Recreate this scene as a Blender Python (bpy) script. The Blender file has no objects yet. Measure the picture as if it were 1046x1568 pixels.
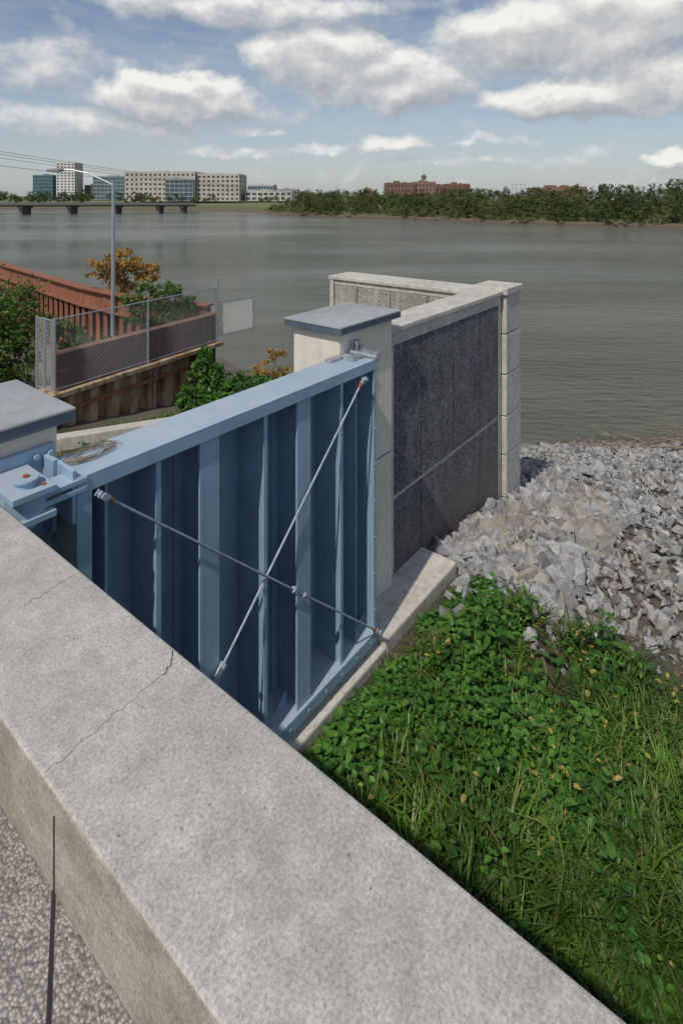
import bpy, bmesh, math, numpy as np
from mathutils import Vector, Matrix
rng=np.random.default_rng(7)
S=1.5
ROT=math.atan2(.786,.618)
CR,SR=math.cos(ROT),math.sin(ROT)
scene=bpy.context.scene
scene.view_settings.view_transform='Standard'
scene.view_settings.look='None'
scene.view_settings.exposure=0
# ---------------------------------------------------------------- materials
def newmat(name):
    m=bpy.data.materials.new(name); m.use_nodes=True
    nt=m.node_tree; b=nt.nodes['Principled BSDF']
    return m,nt,b
def N(nt,t,**kw):
    n=nt.nodes.new(t)
    for k,v in kw.items(): setattr(n,k,v)
    return n
def noise(nt,vec,scale,detail=4,rough=.55):
    n=N(nt,'ShaderNodeTexNoise'); n.inputs['Scale'].default_value=scale
    n.inputs['Detail'].default_value=detail; n.inputs['Roughness'].default_value=rough
    if vec is not None: nt.links.new(vec,n.inputs['Vector'])
    return n.outputs['Fac']
def ramp(nt,fac,stops):
    r=N(nt,'ShaderNodeValToRGB'); nt.links.new(fac,r.inputs['Fac'])
    el=r.color_ramp.elements
    while len(el)<len(stops): el.new(.5)
    for e,(p,c) in zip(el,stops):
        e.position=p; e.color=(c[0],c[1],c[2],1) if hasattr(c,'__len__') else (c,c,c,1)
    return r.outputs['Color']
def mix(nt,fac,a,b,mode='MIX'):
    m=N(nt,'ShaderNodeMix',data_type='RGBA',blend_type=mode)
    for sock,v in ((m.inputs[0],fac),(m.inputs[6],a),(m.inputs[7],b)):
        if isinstance(v,bpy.types.NodeSocket): nt.links.new(v,sock)
        elif hasattr(v,'__len__'): sock.default_value=(v[0],v[1],v[2],1)
        else: sock.default_value=v
    return m.outputs[2]
def math_(nt,op,a,b=None,c=None,clamp=False):
    m=N(nt,'ShaderNodeMath',operation=op,use_clamp=clamp)
    for i,v in enumerate((a,b,c)):
        if v is None: continue
        if isinstance(v,bpy.types.NodeSocket): nt.links.new(v,m.inputs[i])
        else: m.inputs[i].default_value=v
    return m.outputs[0]
def bump(nt,b,h,strength=.3,dist=.02,prev=None):
    n=N(nt,'ShaderNodeBump'); n.inputs['Strength'].default_value=strength; n.inputs['Distance'].default_value=dist
    nt.links.new(h,n.inputs['Height'])
    if prev is not None: nt.links.new(prev,n.inputs['Normal'])
    nt.links.new(n.outputs['Normal'],b.inputs['Normal'])
    return n.outputs['Normal']
def objco(nt):
    return N(nt,'ShaderNodeTexCoord').outputs['Object']
def stretch(nt,vec,s):
    m=N(nt,'ShaderNodeMapping'); m.inputs['Scale'].default_value=s
    nt.links.new(vec,m.inputs['Vector']); return m.outputs['Vector']

def concrete(name,c1,c2,stain=(.12,.10,.08),stain_amt=.35,rough=.85,pit=True,streak=False,grain=1.0,sidetan=False):
    m,nt,b=newmat(name); v=objco(nt)
    a=noise(nt,v,1.7,6,.65)
    col=mix(nt,ramp(nt,a,[(.32,0),(.68,1)]),c1,c2)
    f2=noise(nt,v,13,6,.75)
    col=mix(nt,.45*grain,col,ramp(nt,f2,[(.3,.25),(.5,.5),(.72,.78)]),'OVERLAY')
    f3=noise(nt,v,110,3,.75)
    col=mix(nt,.65*grain,col,ramp(nt,f3,[(.28,.2),(.5,.5),(.75,.78)]),'OVERLAY')
    sv=stretch(nt,v,(6,6,.5)) if streak else v
    st=noise(nt,sv,1.3 if streak else 3.1,7,.72)
    fac=math_(nt,'MULTIPLY',ramp(nt,st,[(.52,0),(.72,1)]),stain_amt)
    col=mix(nt,fac,col,stain)
    if sidetan: # vertical faces: streaky tan, darkened with their shade put into the colour
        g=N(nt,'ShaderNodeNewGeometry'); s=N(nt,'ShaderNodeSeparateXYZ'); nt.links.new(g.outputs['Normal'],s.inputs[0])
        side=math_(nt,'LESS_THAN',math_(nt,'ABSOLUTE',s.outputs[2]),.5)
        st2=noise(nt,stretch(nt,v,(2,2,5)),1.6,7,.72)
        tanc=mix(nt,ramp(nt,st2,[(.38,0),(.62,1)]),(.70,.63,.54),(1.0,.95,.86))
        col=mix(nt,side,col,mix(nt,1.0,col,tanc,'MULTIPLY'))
    vo=N(nt,'ShaderNodeTexVoronoi'); vo.inputs['Scale'].default_value=23; nt.links.new(v,vo.inputs['Vector'])
    if pit:
        sp=ramp(nt,vo.outputs['Distance'],[(.05,1),(.11,0)])
        k=math_(nt,'MULTIPLY',sp,.65)
        g=math_(nt,'GREATER_THAN',noise(nt,v,4.7,2),.53)
        col=mix(nt,math_(nt,'MULTIPLY',k,g),col,(.07,.065,.06))
    nt.links.new(col,b.inputs['Base Color']); b.inputs['Roughness'].default_value=rough
    n1=bump(nt,b,f3,.4,.004)
    bump(nt,b,f2,.35,.015,n1)
    return m
def paint(name,c,dirt=.3,rough=.36,dirtcol=(.15,.15,.15)):
    m,nt,b=newmat(name); v=objco(nt)
    a=noise(nt,v,2.3,5,.6)
    col=mix(nt,ramp(nt,a,[(.3,0),(.7,1)]),[x*.85 for x in c],[min(1,x*1.12) for x in c])
    s=noise(nt,stretch(nt,v,(8,8,.6)),1.5,6,.7)
    col=mix(nt,math_(nt,'MULTIPLY',ramp(nt,s,[(.5,0),(.75,1)]),dirt),col,dirtcol)
    f=noise(nt,v,45,4,.7)
    col=mix(nt,math_(nt,'MULTIPLY',ramp(nt,f,[(.62,0),(.70,1)]),dirt*.9),col,[x*.5+.2 for x in c])
    # upward faces paler: their highlight is put into the colour
    g=N(nt,'ShaderNodeNewGeometry'); sz=N(nt,'ShaderNodeSeparateXYZ'); nt.links.new(g.outputs['Normal'],sz.inputs[0])
    up=math_(nt,'MULTIPLY',math_(nt,'GREATER_THAN',sz.outputs[2],.7),ramp(nt,noise(nt,v,5,6,.7),[(.35,.25),(.7,.8)]))
    col=mix(nt,up,col,(.42,.45,.48))
    nt.links.new(col,b.inputs['Base Color'])
    nt.links.new(ramp(nt,f,[(.3,rough-.08),(.7,rough+.2)]),b.inputs['Roughness'])
    bump(nt,b,f,.12,.004)
    return m
def rust(name,c1,c2,c3):
    m,nt,b=newmat(name); v=objco(nt)
    a=noise(nt,v,1.6,7,.7)
    col=mix(nt,ramp(nt,a,[(.35,0),(.62,1)]),c1,c2)
    s=noise(nt,stretch(nt,v,(5,5,.7)),1.2,6,.7)
    col=mix(nt,ramp(nt,s,[(.48,0),(.62,.85)]),col,c3)
    f=noise(nt,v,30,4,.7)
    col=mix(nt,.6,col,ramp(nt,f,[(.3,.25),(.7,.75)]),'OVERLAY')
    nt.links.new(col,b.inputs['Base Color']); b.inputs['Roughness'].default_value=.85
    bump(nt,b,f,.3,.01)
    return m
def plain(name,c,rough=.6,metal=0,var=.2,scale=6):
    m,nt,b=newmat(name); v=objco(nt)
    a=noise(nt,v,scale,5,.6)
    col=mix(nt,ramp(nt,a,[(.3,0),(.7,1)]),[x*(1-var) for x in c],[x*(1+var) for x in c])
    nt.links.new(col,b.inputs['Base Color']); b.inputs['Roughness'].default_value=rough; b.inputs['Metallic'].default_value=metal
    return m
def foliage_mat(name,cols,trans=.25,rough=.55,bigs=1.1,bamt=.8):
    m,nt,b=newmat(name)
    g=N(nt,'ShaderNodeNewGeometry')
    n=len(cols)
    stops=[(i/(n-1),c) for i,c in enumerate(cols)]
    col=ramp(nt,g.outputs['Random Per Island'],stops)
    v=objco(nt)
    big=noise(nt,v,bigs,3,.6)
    col=mix(nt,bamt,col,ramp(nt,big,[(.3,.25),(.7,.74)]),'OVERLAY')
    nt.links.new(col,b.inputs['Base Color']); b.inputs['Roughness'].default_value=rough
    b.inputs['Specular IOR Level'].default_value=.3
    t=N(nt,'ShaderNodeBsdfTranslucent'); nt.links.new(col,t.inputs['Color'])
    ms=N(nt,'ShaderNodeMixShader'); ms.inputs[0].default_value=trans
    nt.links.new(b.outputs[0],ms.inputs[1]); nt.links.new(t.outputs[0],ms.inputs[2])
    out=nt.nodes['Material Output']; nt.links.new(ms.outputs[0],out.inputs['Surface'])
    return m
# ---------------------------------------------------------------- mesh helpers
class MB:
    def __init__(s,sc=1.0): s.v=[];s.f=[];s.m=[];s.sc=sc
    def box(s,x0,x1,y0,y1,z0,z1,mi=0):
        if x0>x1:x0,x1=x1,x0
        if y0>y1:y0,y1=y1,y0
        if z0>z1:z0,z1=z1,z0
        k=s.sc;n=len(s.v)
        s.v+=[(x*k,y*k,z*k) for x,y,z in ((x0,y0,z0),(x1,y0,z0),(x1,y1,z0),(x0,y1,z0),(x0,y0,z1),(x1,y0,z1),(x1,y1,z1),(x0,y1,z1))]
        for f in ((0,3,2,1),(4,5,6,7),(0,1,5,4),(1,2,6,5),(2,3,7,6),(3,0,4,7)):
            s.f.append(tuple(n+i for i in f)); s.m.append(mi)
    def bar(s,a,b,w,h,mi=0,up=(0,0,1)):
        k=s.sc;a=Vector(a)*k;b=Vector(b)*k;w*=k;h*=k
        d=(b-a).normalized(); u=Vector(up); r=d.cross(u)
        if r.length<1e-4: r=d.cross(Vector((1,0,0)))
        r.normalize(); u=r.cross(d).normalized(); n=len(s.v)
        for c in (a,b):
            for i,j in ((-1,-1),(1,-1),(1,1),(-1,1)): s.v.append(tuple(c+r*(w/2*i)+u*(h/2*j)))
        for f in ((0,1,2,3),(7,6,5,4),(0,4,5,1),(1,5,6,2),(2,6,7,3),(3,7,4,0)):
            s.f.append(tuple(n+i for i in f)); s.m.append(mi)
    def cyl(s,a,b,r0,r1=None,n=8,mi=0,cap=True):
        if r1 is None:r1=r0
        k=s.sc;a=Vector(a)*k;b=Vector(b)*k;r0*=k;r1*=k
        d=(b-a).normalized(); t=Vector((0,0,1)) if abs(d.z)<.9 else Vector((1,0,0))
        r=d.cross(t).normalized();u=r.cross(d);o=len(s.v)
        for c,rr in ((a,r0),(b,r1)):
            for i in range(n):
                an=2*math.pi*i/n; s.v.append(tuple(c+(r*math.cos(an)+u*math.sin(an))*rr))
        for i in range(n):
            j=(i+1)%n; s.f.append((o+i,o+j,o+n+j,o+n+i)); s.m.append(mi)
        if cap:
            s.f.append(tuple(o+i for i in range(n))[::-1]); s.m.append(mi)
            s.f.append(tuple(o+n+i for i in range(n))); s.m.append(mi)
    def poly(s,pts,mi=0):
        n=len(s.v); s.v+=[tuple(Vector(p)*s.sc) for p in pts]; s.f.append(tuple(range(n,n+len(pts)))); s.m.append(mi)
def link(o,parent=None,rot=0):
    scene.collection.objects.link(o)
    if parent is not None: o.parent=parent
    elif rot: o.rotation_euler=(0,0,rot)
    return o
def mk(name,mb,mats,parent=None,rot=0,bev=0,smooth=False,seg=2):
    me=bpy.data.meshes.new(name); me.from_pydata(mb.v,[],mb.f)
    if not isinstance(mats,(list,tuple)): mats=[mats]
    for m in mats: me.materials.append(m)
    me.polygons.foreach_set('material_index',mb.m)
    bm=bmesh.new(); bm.from_mesh(me); bmesh.ops.recalc_face_normals(bm,faces=bm.faces); bm.to_mesh(me); bm.free()
    if smooth: me.polygons.foreach_set('use_smooth',[True]*len(me.polygons))
    me.update(); o=bpy.data.objects.new(name,me); link(o,parent,rot)
    if bev:
        b=o.modifiers.new('b','BEVEL'); b.width=bev; b.segments=seg; b.limit_method='ANGLE'
    return o
def empty(name,rot=0,loc=(0,0,0)):
    e=bpy.data.objects.new(name,None); e.rotation_euler=(0,0,rot); e.location=loc; scene.collection.objects.link(e); return e
def npmesh(name,v,f,mats,parent=None,mi=None,smooth=False,rot=0):
    me=bpy.data.meshes.new(name); nf,k=f.shape
    me.vertices.add(len(v)); me.vertices.foreach_set('co',v.astype(np.float32).ravel())
    me.loops.add(nf*k); me.loops.foreach_set('vertex_index',f.astype(np.int32).ravel())
    me.polygons.add(nf); me.polygons.foreach_set('loop_start',np.arange(0,nf*k,k,dtype=np.int32))
    try: me.polygons.foreach_set('loop_total',np.full(nf,k,dtype=np.int32))
    except Exception: pass
    if not isinstance(mats,(list,tuple)): mats=[mats]
    for m in mats: me.materials.append(m)
    me.polygons.foreach_set('use_smooth',np.full(nf,smooth))
    me.update(calc_edges=True); me.validate()
    o=bpy.data.objects.new(name,me); link(o,parent,rot); return o
def rquat(n):
    q=rng.normal(size=(n,4)); q/=np.linalg.norm(q,axis=1)[:,None]
    w,x,y,z=q.T
    return np.stack([np.stack([1-2*(y*y+z*z),2*(x*y-w*z),2*(x*z+w*y)],1),
      np.stack([2*(x*y+w*z),1-2*(x*x+z*z),2*(y*z-w*x)],1),
      np.stack([2*(x*z-w*y),2*(y*z+w*x),1-2*(x*x+y*y)],1)],1)
def yawpitch(yaw,pitch):
    n=len(yaw); cy,sy,cp,sp=np.cos(yaw),np.sin(yaw),np.cos(pitch),np.sin(pitch)
    z0=np.zeros(n)
    X=np.stack([cy,sy,z0],1); Y=np.stack([-sy*cp,cy*cp,sp],1); Z=np.cross(X,Y)
    return np.stack([X,Y,Z],2)
def scatter(tv,tf,pos,R,sc):
    sc=np.asarray(sc)
    if sc.ndim==1: sc=np.repeat(sc[:,None],3,1)
    v=np.einsum('nij,nkj->nki',R,tv[None]*sc[:,None,:])+pos[:,None,:]
    n=len(pos); k=len(tv)
    f=tf[None]+(np.arange(n)*k)[:,None,None]
    return v.reshape(-1,3),f.reshape(-1,tf.shape[1])
LEAFV=np.array([[0,0,0],[-.33,.42,.06],[.33,.42,.06],[0,1,-.08],[0,.45,-.05]],float)
LEAFF=np.array([[0,2,4],[0,4,1],[4,2,3],[1,4,3]])
LEAF2V=np.array([[0,0,0],[-.27,.22,.05],[.27,.22,.05],[-.27,.58,.03],[.27,.58,.03],[0,1,-.20],[0,.22,-.02],[0,.6,-.06]],float)
LEAF2F=np.array([[0,2,6],[0,6,1],[1,6,7],[1,7,3],[6,2,4],[6,4,7],[3,7,5],[7,4,5]])
def join(parts):
    vs=[];fs=[];o=0
    for v,f in parts: vs.append(v);fs.append(f+o);o+=len(v)
    return np.concatenate(vs),np.concatenate(fs)
def blob_leaves(blobs,n,size,shell=.55):
    w=np.array([b[3]*b[4]*b[5] for b in blobs])**.7; w/=w.sum()
    P=[]
    for b,ww in zip(blobs,w):
        k=max(8,int(n*ww)); nc=max(5,k//28)
        d=rng.normal(size=(nc,3)); d/=np.linalg.norm(d,axis=1)[:,None]
        r=(shell+(1-shell)*rng.random(nc))*(.8+.35*rng.random(nc))
        cc=d*r[:,None]
        idx=rng.integers(0,nc,k)
        pts=cc[idx]+rng.normal(size=(k,3))*.13
        P.append(pts*np.array(b[3:6])+np.array(b[:3]))
    P=np.concatenate(P)
    s=size*(.6+.8*rng.random(len(P)))
    return scatter(LEAFV,LEAFF,P,rquat(len(P)),s)
def tree(name,base,blobs,n,size,mat,barkm,tr=.05):
    e=empty(name)
    mb=MB(); b0=Vector(base)
    c=Vector(np.mean([b[:3] for b in blobs],axis=0)); c2=b0.lerp(c,.55)+Vector((.05,-.04,0))
    mb.cyl(b0,c2,tr,tr*.7,8)
    for b in blobs:
        t=Vector(b[:3]); m=c2.lerp(t,.5)+Vector(rng.normal(size=3)*.08)
        mb.cyl(c2,m,tr*.6,tr*.42,6); mb.cyl(m,t,tr*.42,tr*.2,6)
        for i in range(5):
            d=Vector(rng.normal(size=3)); d.normalize(); d.z=abs(d.z)*.8
            mb.cyl(m.lerp(t,rng.random()),t+Vector((d.x*b[3],d.y*b[4],d.z*b[5]))*.85,tr*.2,tr*.06,5)
    mk('trunk_and_limbs',mb,barkm,parent=e)
    v,f=blob_leaves(blobs,n,size); npmesh('leaves',v,f,mat,parent=e)
    return e
# ---------------------------------------------------------------- palette
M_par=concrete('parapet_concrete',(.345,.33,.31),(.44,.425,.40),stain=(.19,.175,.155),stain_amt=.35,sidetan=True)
M_pil=concrete('pillar_concrete',(.66,.61,.53),(.76,.71,.62),stain=(.40,.36,.29),stain_amt=.3,streak=True,grain=.4)
M_cap=concrete('cap_stone',(.27,.29,.30),(.35,.37,.385),stain=(.2,.21,.22),stain_amt=.3,grain=.5)
M_capedge=plain('cap_metal_edge',(.10,.13,.17),.5,.2)
M_wc=concrete('wall_concrete',(.42,.405,.37),(.54,.515,.47),stain=(.20,.17,.14),stain_amt=.45,streak=True)
M_foot=concrete('footing_concrete',(.46,.44,.40),(.58,.55,.50),stain=(.24,.18,.12),stain_amt=.7)
M_dark=plain('dark_seal',(.02,.02,.02),.8)
M_blue=paint('blue_gate_paint',(.27,.40,.53))
M_blued=paint('blue_gate_paint_plate',(.23,.35,.47))
M_galv=plain('galvanised_steel',(.42,.45,.48),.45,.6,.25,20)
M_rod=plain('rod_steel',(.30,.36,.42),.5,.0,.3,25)
M_rustr=rust('rust_copper',(.30,.10,.04),(.20,.07,.035),(.35,.16,.08))
M_orange=rust('rust_orange',(.31,.125,.065),(.23,.09,.05),(.15,.07,.045))
M_brown=rust('rust_brown',(.17,.085,.06),(.12,.065,.05),(.20,.095,.06))
M_sheet=rust('sheet_pile_rust',(.36,.20,.085),(.48,.40,.28),(.11,.055,.03))
M_bark=plain('bark',(.10,.075,.055),.9,0,.4,20)
M_drift=plain('driftwood',(.21,.165,.12),.9,0,.4,12)
def panelmat(name,c1,c2):
    m,nt,b=newmat(name); v=objco(nt)
    vo=N(nt,'ShaderNodeTexVoronoi'); vo.inputs['Scale'].default_value=38; nt.links.new(v,vo.inputs['Vector'])
    sp=N(nt,'ShaderNodeSeparateColor'); nt.links.new(vo.outputs['Color'],sp.inputs[0])
    col=mix(nt,ramp(nt,sp.outputs[0],[(.1,0),(.95,1)]),c1,c2)
    a=noise(nt,v,2.2,6,.7)
    col=mix(nt,.75,col,ramp(nt,a,[(.3,.3),(.7,.72)]),'OVERLAY')
    st=noise(nt,stretch(nt,v,(7,7,.6)),1.2,6,.7)
    col=mix(nt,math_(nt,'MULTIPLY',ramp(nt,st,[(.5,0),(.72,1)]),.4),col,[x*1.7+.03 for x in c2])
    sx=N(nt,'ShaderNodeSeparateXYZ'); nt.links.new(v,sx.inputs[0])
    low=math_(nt,'MULTIPLY',math_(nt,'SUBTRACT',-3.0,math_(nt,'ADD',sx.outputs[2],math_(nt,'MULTIPLY',a,.6))),1.1,clamp=True)
    col=mix(nt,math_(nt,'MULTIPLY',low,.55),col,(.17,.15,.125))
    nt.links.new(col,b.inputs['Base Color']); b.inputs['Roughness'].default_value=.9
    f=noise(nt,v,26,5,.75)
    n1=bump(nt,b,f,.9,.03)
    bump(nt,b,vo.outputs['Distance'],.5,.015,n1)
    return m
M_panel=panelmat('dark_stone_panel',(.06,.065,.078),(.18,.18,.195))
M_panel2=panelmat('sunlit_grey_stone_panel',(.26,.245,.22),(.40,.38,.34))  # paler than the front panels: sunlight on this side put into the colour
def aggregate():
    m,nt,b=newmat('aggregate_walkway'); v=objco(nt)
    vo=N(nt,'ShaderNodeTexVoronoi'); vo.inputs['Scale'].default_value=125; nt.links.new(v,vo.inputs['Vector'])
    sp=N(nt,'ShaderNodeSeparateColor'); nt.links.new(vo.outputs['Color'],sp.inputs[0])
    col=ramp(nt,sp.outputs[0],[(0,(.18,.17,.155)),(.4,(.30,.285,.26)),(.8,(.42,.40,.37)),(1,(.25,.22,.18))])
    gap=ramp(nt,vo.outputs['Distance'],[(.45,0),(.70,1)])
    col=mix(nt,math_(nt,'MULTIPLY',gap,.7),col,(.12,.11,.10))
    a=noise(nt,v,3,4); col=mix(nt,.6,col,ramp(nt,a,[(.3,.35),(.7,.68)]),'OVERLAY')
    nt.links.new(col,b.inputs['Base Color']); b.inputs['Roughness'].default_value=.85
    inv=math_(nt,'SUBTRACT',1,vo.outputs['Distance'])
    n1=bump(nt,b,inv,.8,.006)
    bump(nt,b,noise(nt,v,160,3,.7),.4,.004,n1)
    return m
M_agg=aggregate()
def stone_mat():
    m,nt,b=newmat('riprap_stone'); v=objco(nt)
    g=N(nt,'ShaderNodeNewGeometry')
    col=ramp(nt,g.outputs['Random Per Island'],[(0,(.16,.16,.16)),(.35,(.25,.255,.26)),(.7,(.35,.355,.36)),(.9,(.27,.245,.205)),(1,(.44,.44,.43))])
    a=noise(nt,v,14,5,.7); col=mix(nt,.7,col,ramp(nt,a,[(.3,.28),(.7,.74)]),'OVERLAY')
    bg=noise(nt,v,.6,4,.65); col=mix(nt,math_(nt,'MULTIPLY',ramp(nt,bg,[(.50,0),(.68,1)]),.5),col,(.19,.15,.105))
    sx=N(nt,'ShaderNodeSeparateXYZ'); nt.links.new(v,sx.inputs[0])
    wet=math_(nt,'MULTIPLY',math_(nt,'SUBTRACT',-6.45,math_(nt,'ADD',sx.outputs[2],math_(nt,'MULTIPLY',math_(nt,'SUBTRACT',bg,.5),1.0))),2.0,clamp=True)
    col=mix(nt,math_(nt,'MULTIPLY',wet,.75),col,(.12,.09,.06))
    nt.links.new(col,b.inputs['Base Color']); b.inputs['Roughness'].default_value=.85
    bump(nt,b,a,.5,.02)
    return m
M_stone=stone_mat()
def ground_mat():
    m,nt,b=newmat('ground_soil'); v=objco(nt)
    a=noise(nt,v,1.4,7,.7); f=noise(nt,v,22,5,.75)
    soil=mix(nt,ramp(nt,a,[(.35,0),(.65,1)]),(.055,.042,.026),(.13,.10,.07))
    grn=mix(nt,ramp(nt,noise(nt,v,3.3,5),[(.4,0),(.6,1)]),soil,(.035,.055,.015))
    sx=N(nt,'ShaderNodeSeparateXYZ'); nt.links.new(v,sx.inputs[0])
    rk=ramp(nt,math_(nt,'ADD',math_(nt,'MULTIPLY',math_(nt,'SUBTRACT',sx.outputs[0],5.0),.6),math_(nt,'SUBTRACT',a,.5)),[(.2,0),(.7,1)])
    col=mix(nt,rk,grn,mix(nt,a,(.09,.075,.06),(.17,.15,.12)))
    col=mix(nt,.6,col,ramp(nt,f,[(.3,.25),(.7,.75)]),'OVERLAY')
    nt.links.new(col,b.inputs['Base Color']); b.inputs['Roughness'].default_value=.95
    bump(nt,b,f,.8,.04)
    return m
M_ground=ground_mat()
# ---------------------------------------------------------------- terrain
ZW=-7.2
def shore(q):
    return np.interp(q,[-80,-2,2.4,4.4,5.8,9,17,30,90],[24,20.5,19.3,16.9,15.8,15.4,16,16,20])+.25*np.sin(np.asarray(q)*1.7)
def H(p,q):
    p=np.asarray(p,float);q=np.asarray(q,float)
    sh=shore(q)
    z0=-4.22-.40*np.clip((q-4)/5,0,1)-.06*np.clip((q-2.2)/.6,0,1)
    z=z0-.53*np.clip((p-5.6)/3.2,0,1)
    t=np.clip((p-8.8)/(sh-8.8),0,3)
    z=z-(z0-.53-ZW)*t
    z=z+.05*np.sin(p*1.9+q*.7)*np.cos(q*1.7-p*.4)*np.clip((p-1)/2,0,1)*np.clip((2.9-q)/.8,.15,1)+.03*np.sin(p*5.1+q*3.3)*np.clip((2.9-q)/.8,.3,1)
    z=z+.16*np.exp(-((p-7.2)/1.0)**2-((q-2.9)/.8)**2)
    return np.maximum(z,-9.5)
def axis(segs):
    out=[]
    for a,b,n in segs: out+=list(np.linspace(a,b,n,endpoint=False))
    out.append(segs[-1][1]); return np.array(out)
ap=axis([(-400,-20,20),(-20,0,20),(0,18,120),(18,30,24)]); aq=axis([(-400,-20,20),(-20,-4,24),(-4,12,90),(12,40,50),(40,400,20)])
PP,QQ=np.meshgrid(ap,aq,indexing='ij'); ZZ=H(PP,QQ)
v=np.stack([PP,QQ,ZZ],-1).reshape(-1,3); n1,n2=PP.shape
I=np.arange(n1*n2).reshape(n1,n2)
f=np.stack([I[:-1,:-1],I[1:,:-1],I[1:,1:],I[:-1,1:]],-1).reshape(-1,4)
npmesh('ground',v,f,M_ground,smooth=True,rot=ROT)
def water_mat():
    m,nt,b=newmat('river_water'); v=objco(nt)
    b.inputs['Roughness'].default_value=.10; b.inputs['IOR'].default_value=1.33
    a=noise(nt,stretch(nt,v,(.02,.05,1)),1,5,.6)
    col=mix(nt,ramp(nt,a,[(.35,0),(.65,1)]),(.105,.115,.095),(.16,.165,.135))
    nt.links.new(col,b.inputs['Base Color'])
    w1=noise(nt,stretch(nt,v,(1.1,3.0,1)),1,6,.6)
    w2=noise(nt,stretch(nt,v,(.10,.35,1)),1,5,.6)
    patchn=noise(nt,stretch(nt,v,(.012,.05,1)),1,4,.6)
    amp=ramp(nt,noise(nt,stretch(nt,v,(.03,.09,1)),1,4,.6),[(.35,.35),(.65,1)])
    n1=bump(nt,b,w2,.5,.9)
    n2=bump(nt,b,math_(nt,'MULTIPLY',w1,amp),1.0,.36,n1)
    nt.links.new(ramp(nt,patchn,[(.4,.05),(.65,.18)]),b.inputs['Roughness'])
    return m
mb=MB(); mb.poly([(-3000,-600,ZW),(3000,-600,ZW),(3000,4000,ZW),(-3000,4000,ZW)])
mk('river_water',mb,water_mat())
bank=np.array([(x,y) for y,x in [(60,190),(95,120),(124,75.4),(144,43),(177,16),(206,-22),(262,-50),(290,-80),(310,-160),(310,-260),(360,-600),(500,-2500)]])
offs=[(0,-7.6),(2,-6.5),(6,-5.8),(25,-4.6),(80,-3.6),(400,-3),(3500,-2)]
d=np.gradient(bank,axis=0); nrm=np.stack([d[:,1],-d[:,0]],1); nrm/=np.linalg.norm(nrm,axis=1)[:,None]
nrm=np.where((nrm[:,1]<0)[:,None],-nrm,nrm)
fine=[]
for i in range(len(bank)-1):
    k=max(2,int(np.linalg.norm(bank[i+1]-bank[i])/6)); k=min(k,30)
    for j in range(k):
        t=j/k; fine.append(np.concatenate([bank[i]*(1-t)+bank[i+1]*t,nrm[i]*(1-t)+nrm[i+1]*t]))
fine=np.array(fine); fine[:,:2]+=rng.normal(size=(len(fine),2))*.6
V=[]
for o,z in offs:
    nn=fine[:,2:].copy()
    if o>300: nn[:]=[0,1]
    V.append(np.concatenate([fine[:,:2]+nn*o,np.full((len(fine),1),z)],1))
V=np.array(V); I=np.arange(V.shape[0]*V.shape[1]).reshape(V.shape[:2])
f=np.stack([I[:-1,:-1],I[:-1,1:],I[1:,1:],I[1:,:-1]],-1).reshape(-1,4)
m,nt,b=newmat('far_bank_grass'); vv=objco(nt)
sx=N(nt,'ShaderNodeSeparateXYZ'); nt.links.new(vv,sx.inputs[0])
a=noise(nt,vv,.3,6,.7)
hgt=math_(nt,'ADD',sx.outputs[2],math_(nt,'MULTIPLY',a,1.2))
col=ramp(nt,math_(nt,'MULTIPLY',math_(nt,'ADD',hgt,7.2),.33),[(.1,(.06,.045,.03)),(.42,(.13,.10,.07)),(.6,(.08,.10,.035)),(1,(.13,.15,.06))])  # brown soil at the waterline, with the shade there put into the colour
nt.links.new(col,b.inputs['Base Color']); b.inputs['Roughness'].default_value=.95
npmesh('far_bank_ground',V.reshape(-1,3),f,m,smooth=True)
# ---------------------------------------------------------------- parapet & walkway
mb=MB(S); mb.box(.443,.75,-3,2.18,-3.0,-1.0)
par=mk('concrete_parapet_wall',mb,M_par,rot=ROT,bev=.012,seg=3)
def ribbon(mb,pts,w,z):
    for (a,b) in zip(pts[:-1],pts[1:]):
        a=Vector((*a,0));b=Vector((*b,0)); d=(b-a).normalized(); r=Vector((-d.y,d.x,0))*w/2
        mb.poly([(a-r).to_tuple()[:2]+(z,),(a+r).to_tuple()[:2]+(z,),(b+r).to_tuple()[:2]+(z,),(b-r).to_tuple()[:2]+(z,)])
def wig(a,b,n,amp):
    out=[]
    for i in range(n+1):
        t=i/n; out.append((a[0]+(b[0]-a[0])*t+rng.normal()*amp*(0<i<n),a[1]+(b[1]-a[1])*t+rng.normal()*amp*(0<i<n)))
    return out
mb=MB(S)
ribbon(mb,wig((.742,1.056),(.715,1.022),4,.002)+wig((.715,1.022),(.69,1.018),4,.003),.0020,-.9993)
ribbon(mb,wig((.69,1.018),(.45,1.004),18,.003),.0006,-.9993)
ribbon(mb,wig((.74,1.47),(.60,1.455),14,.003),.0008,-.9993)
mk('surface_cracks',mb,M_dark,parent=par)
mb=MB(S); mb.box(.4415,.443,.958,.961,-1.168,-1.04)
mk('vertical_joint',mb,M_dark,parent=par)
mb=MB(S); mb.box(-3.5,.4425,-3,2.6,-3.0,-1.168)
wk=mk('walkway',mb,M_agg,rot=ROT)
mb=MB(S)
mb.poly([(.442,.956,-1.1652),(.441,.965,-1.1652),(-.10,-.10,-1.1652),(-.092,-.106,-1.1652)])
mk('expansion_joint_seal',mb,M_dark,parent=wk)
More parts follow.
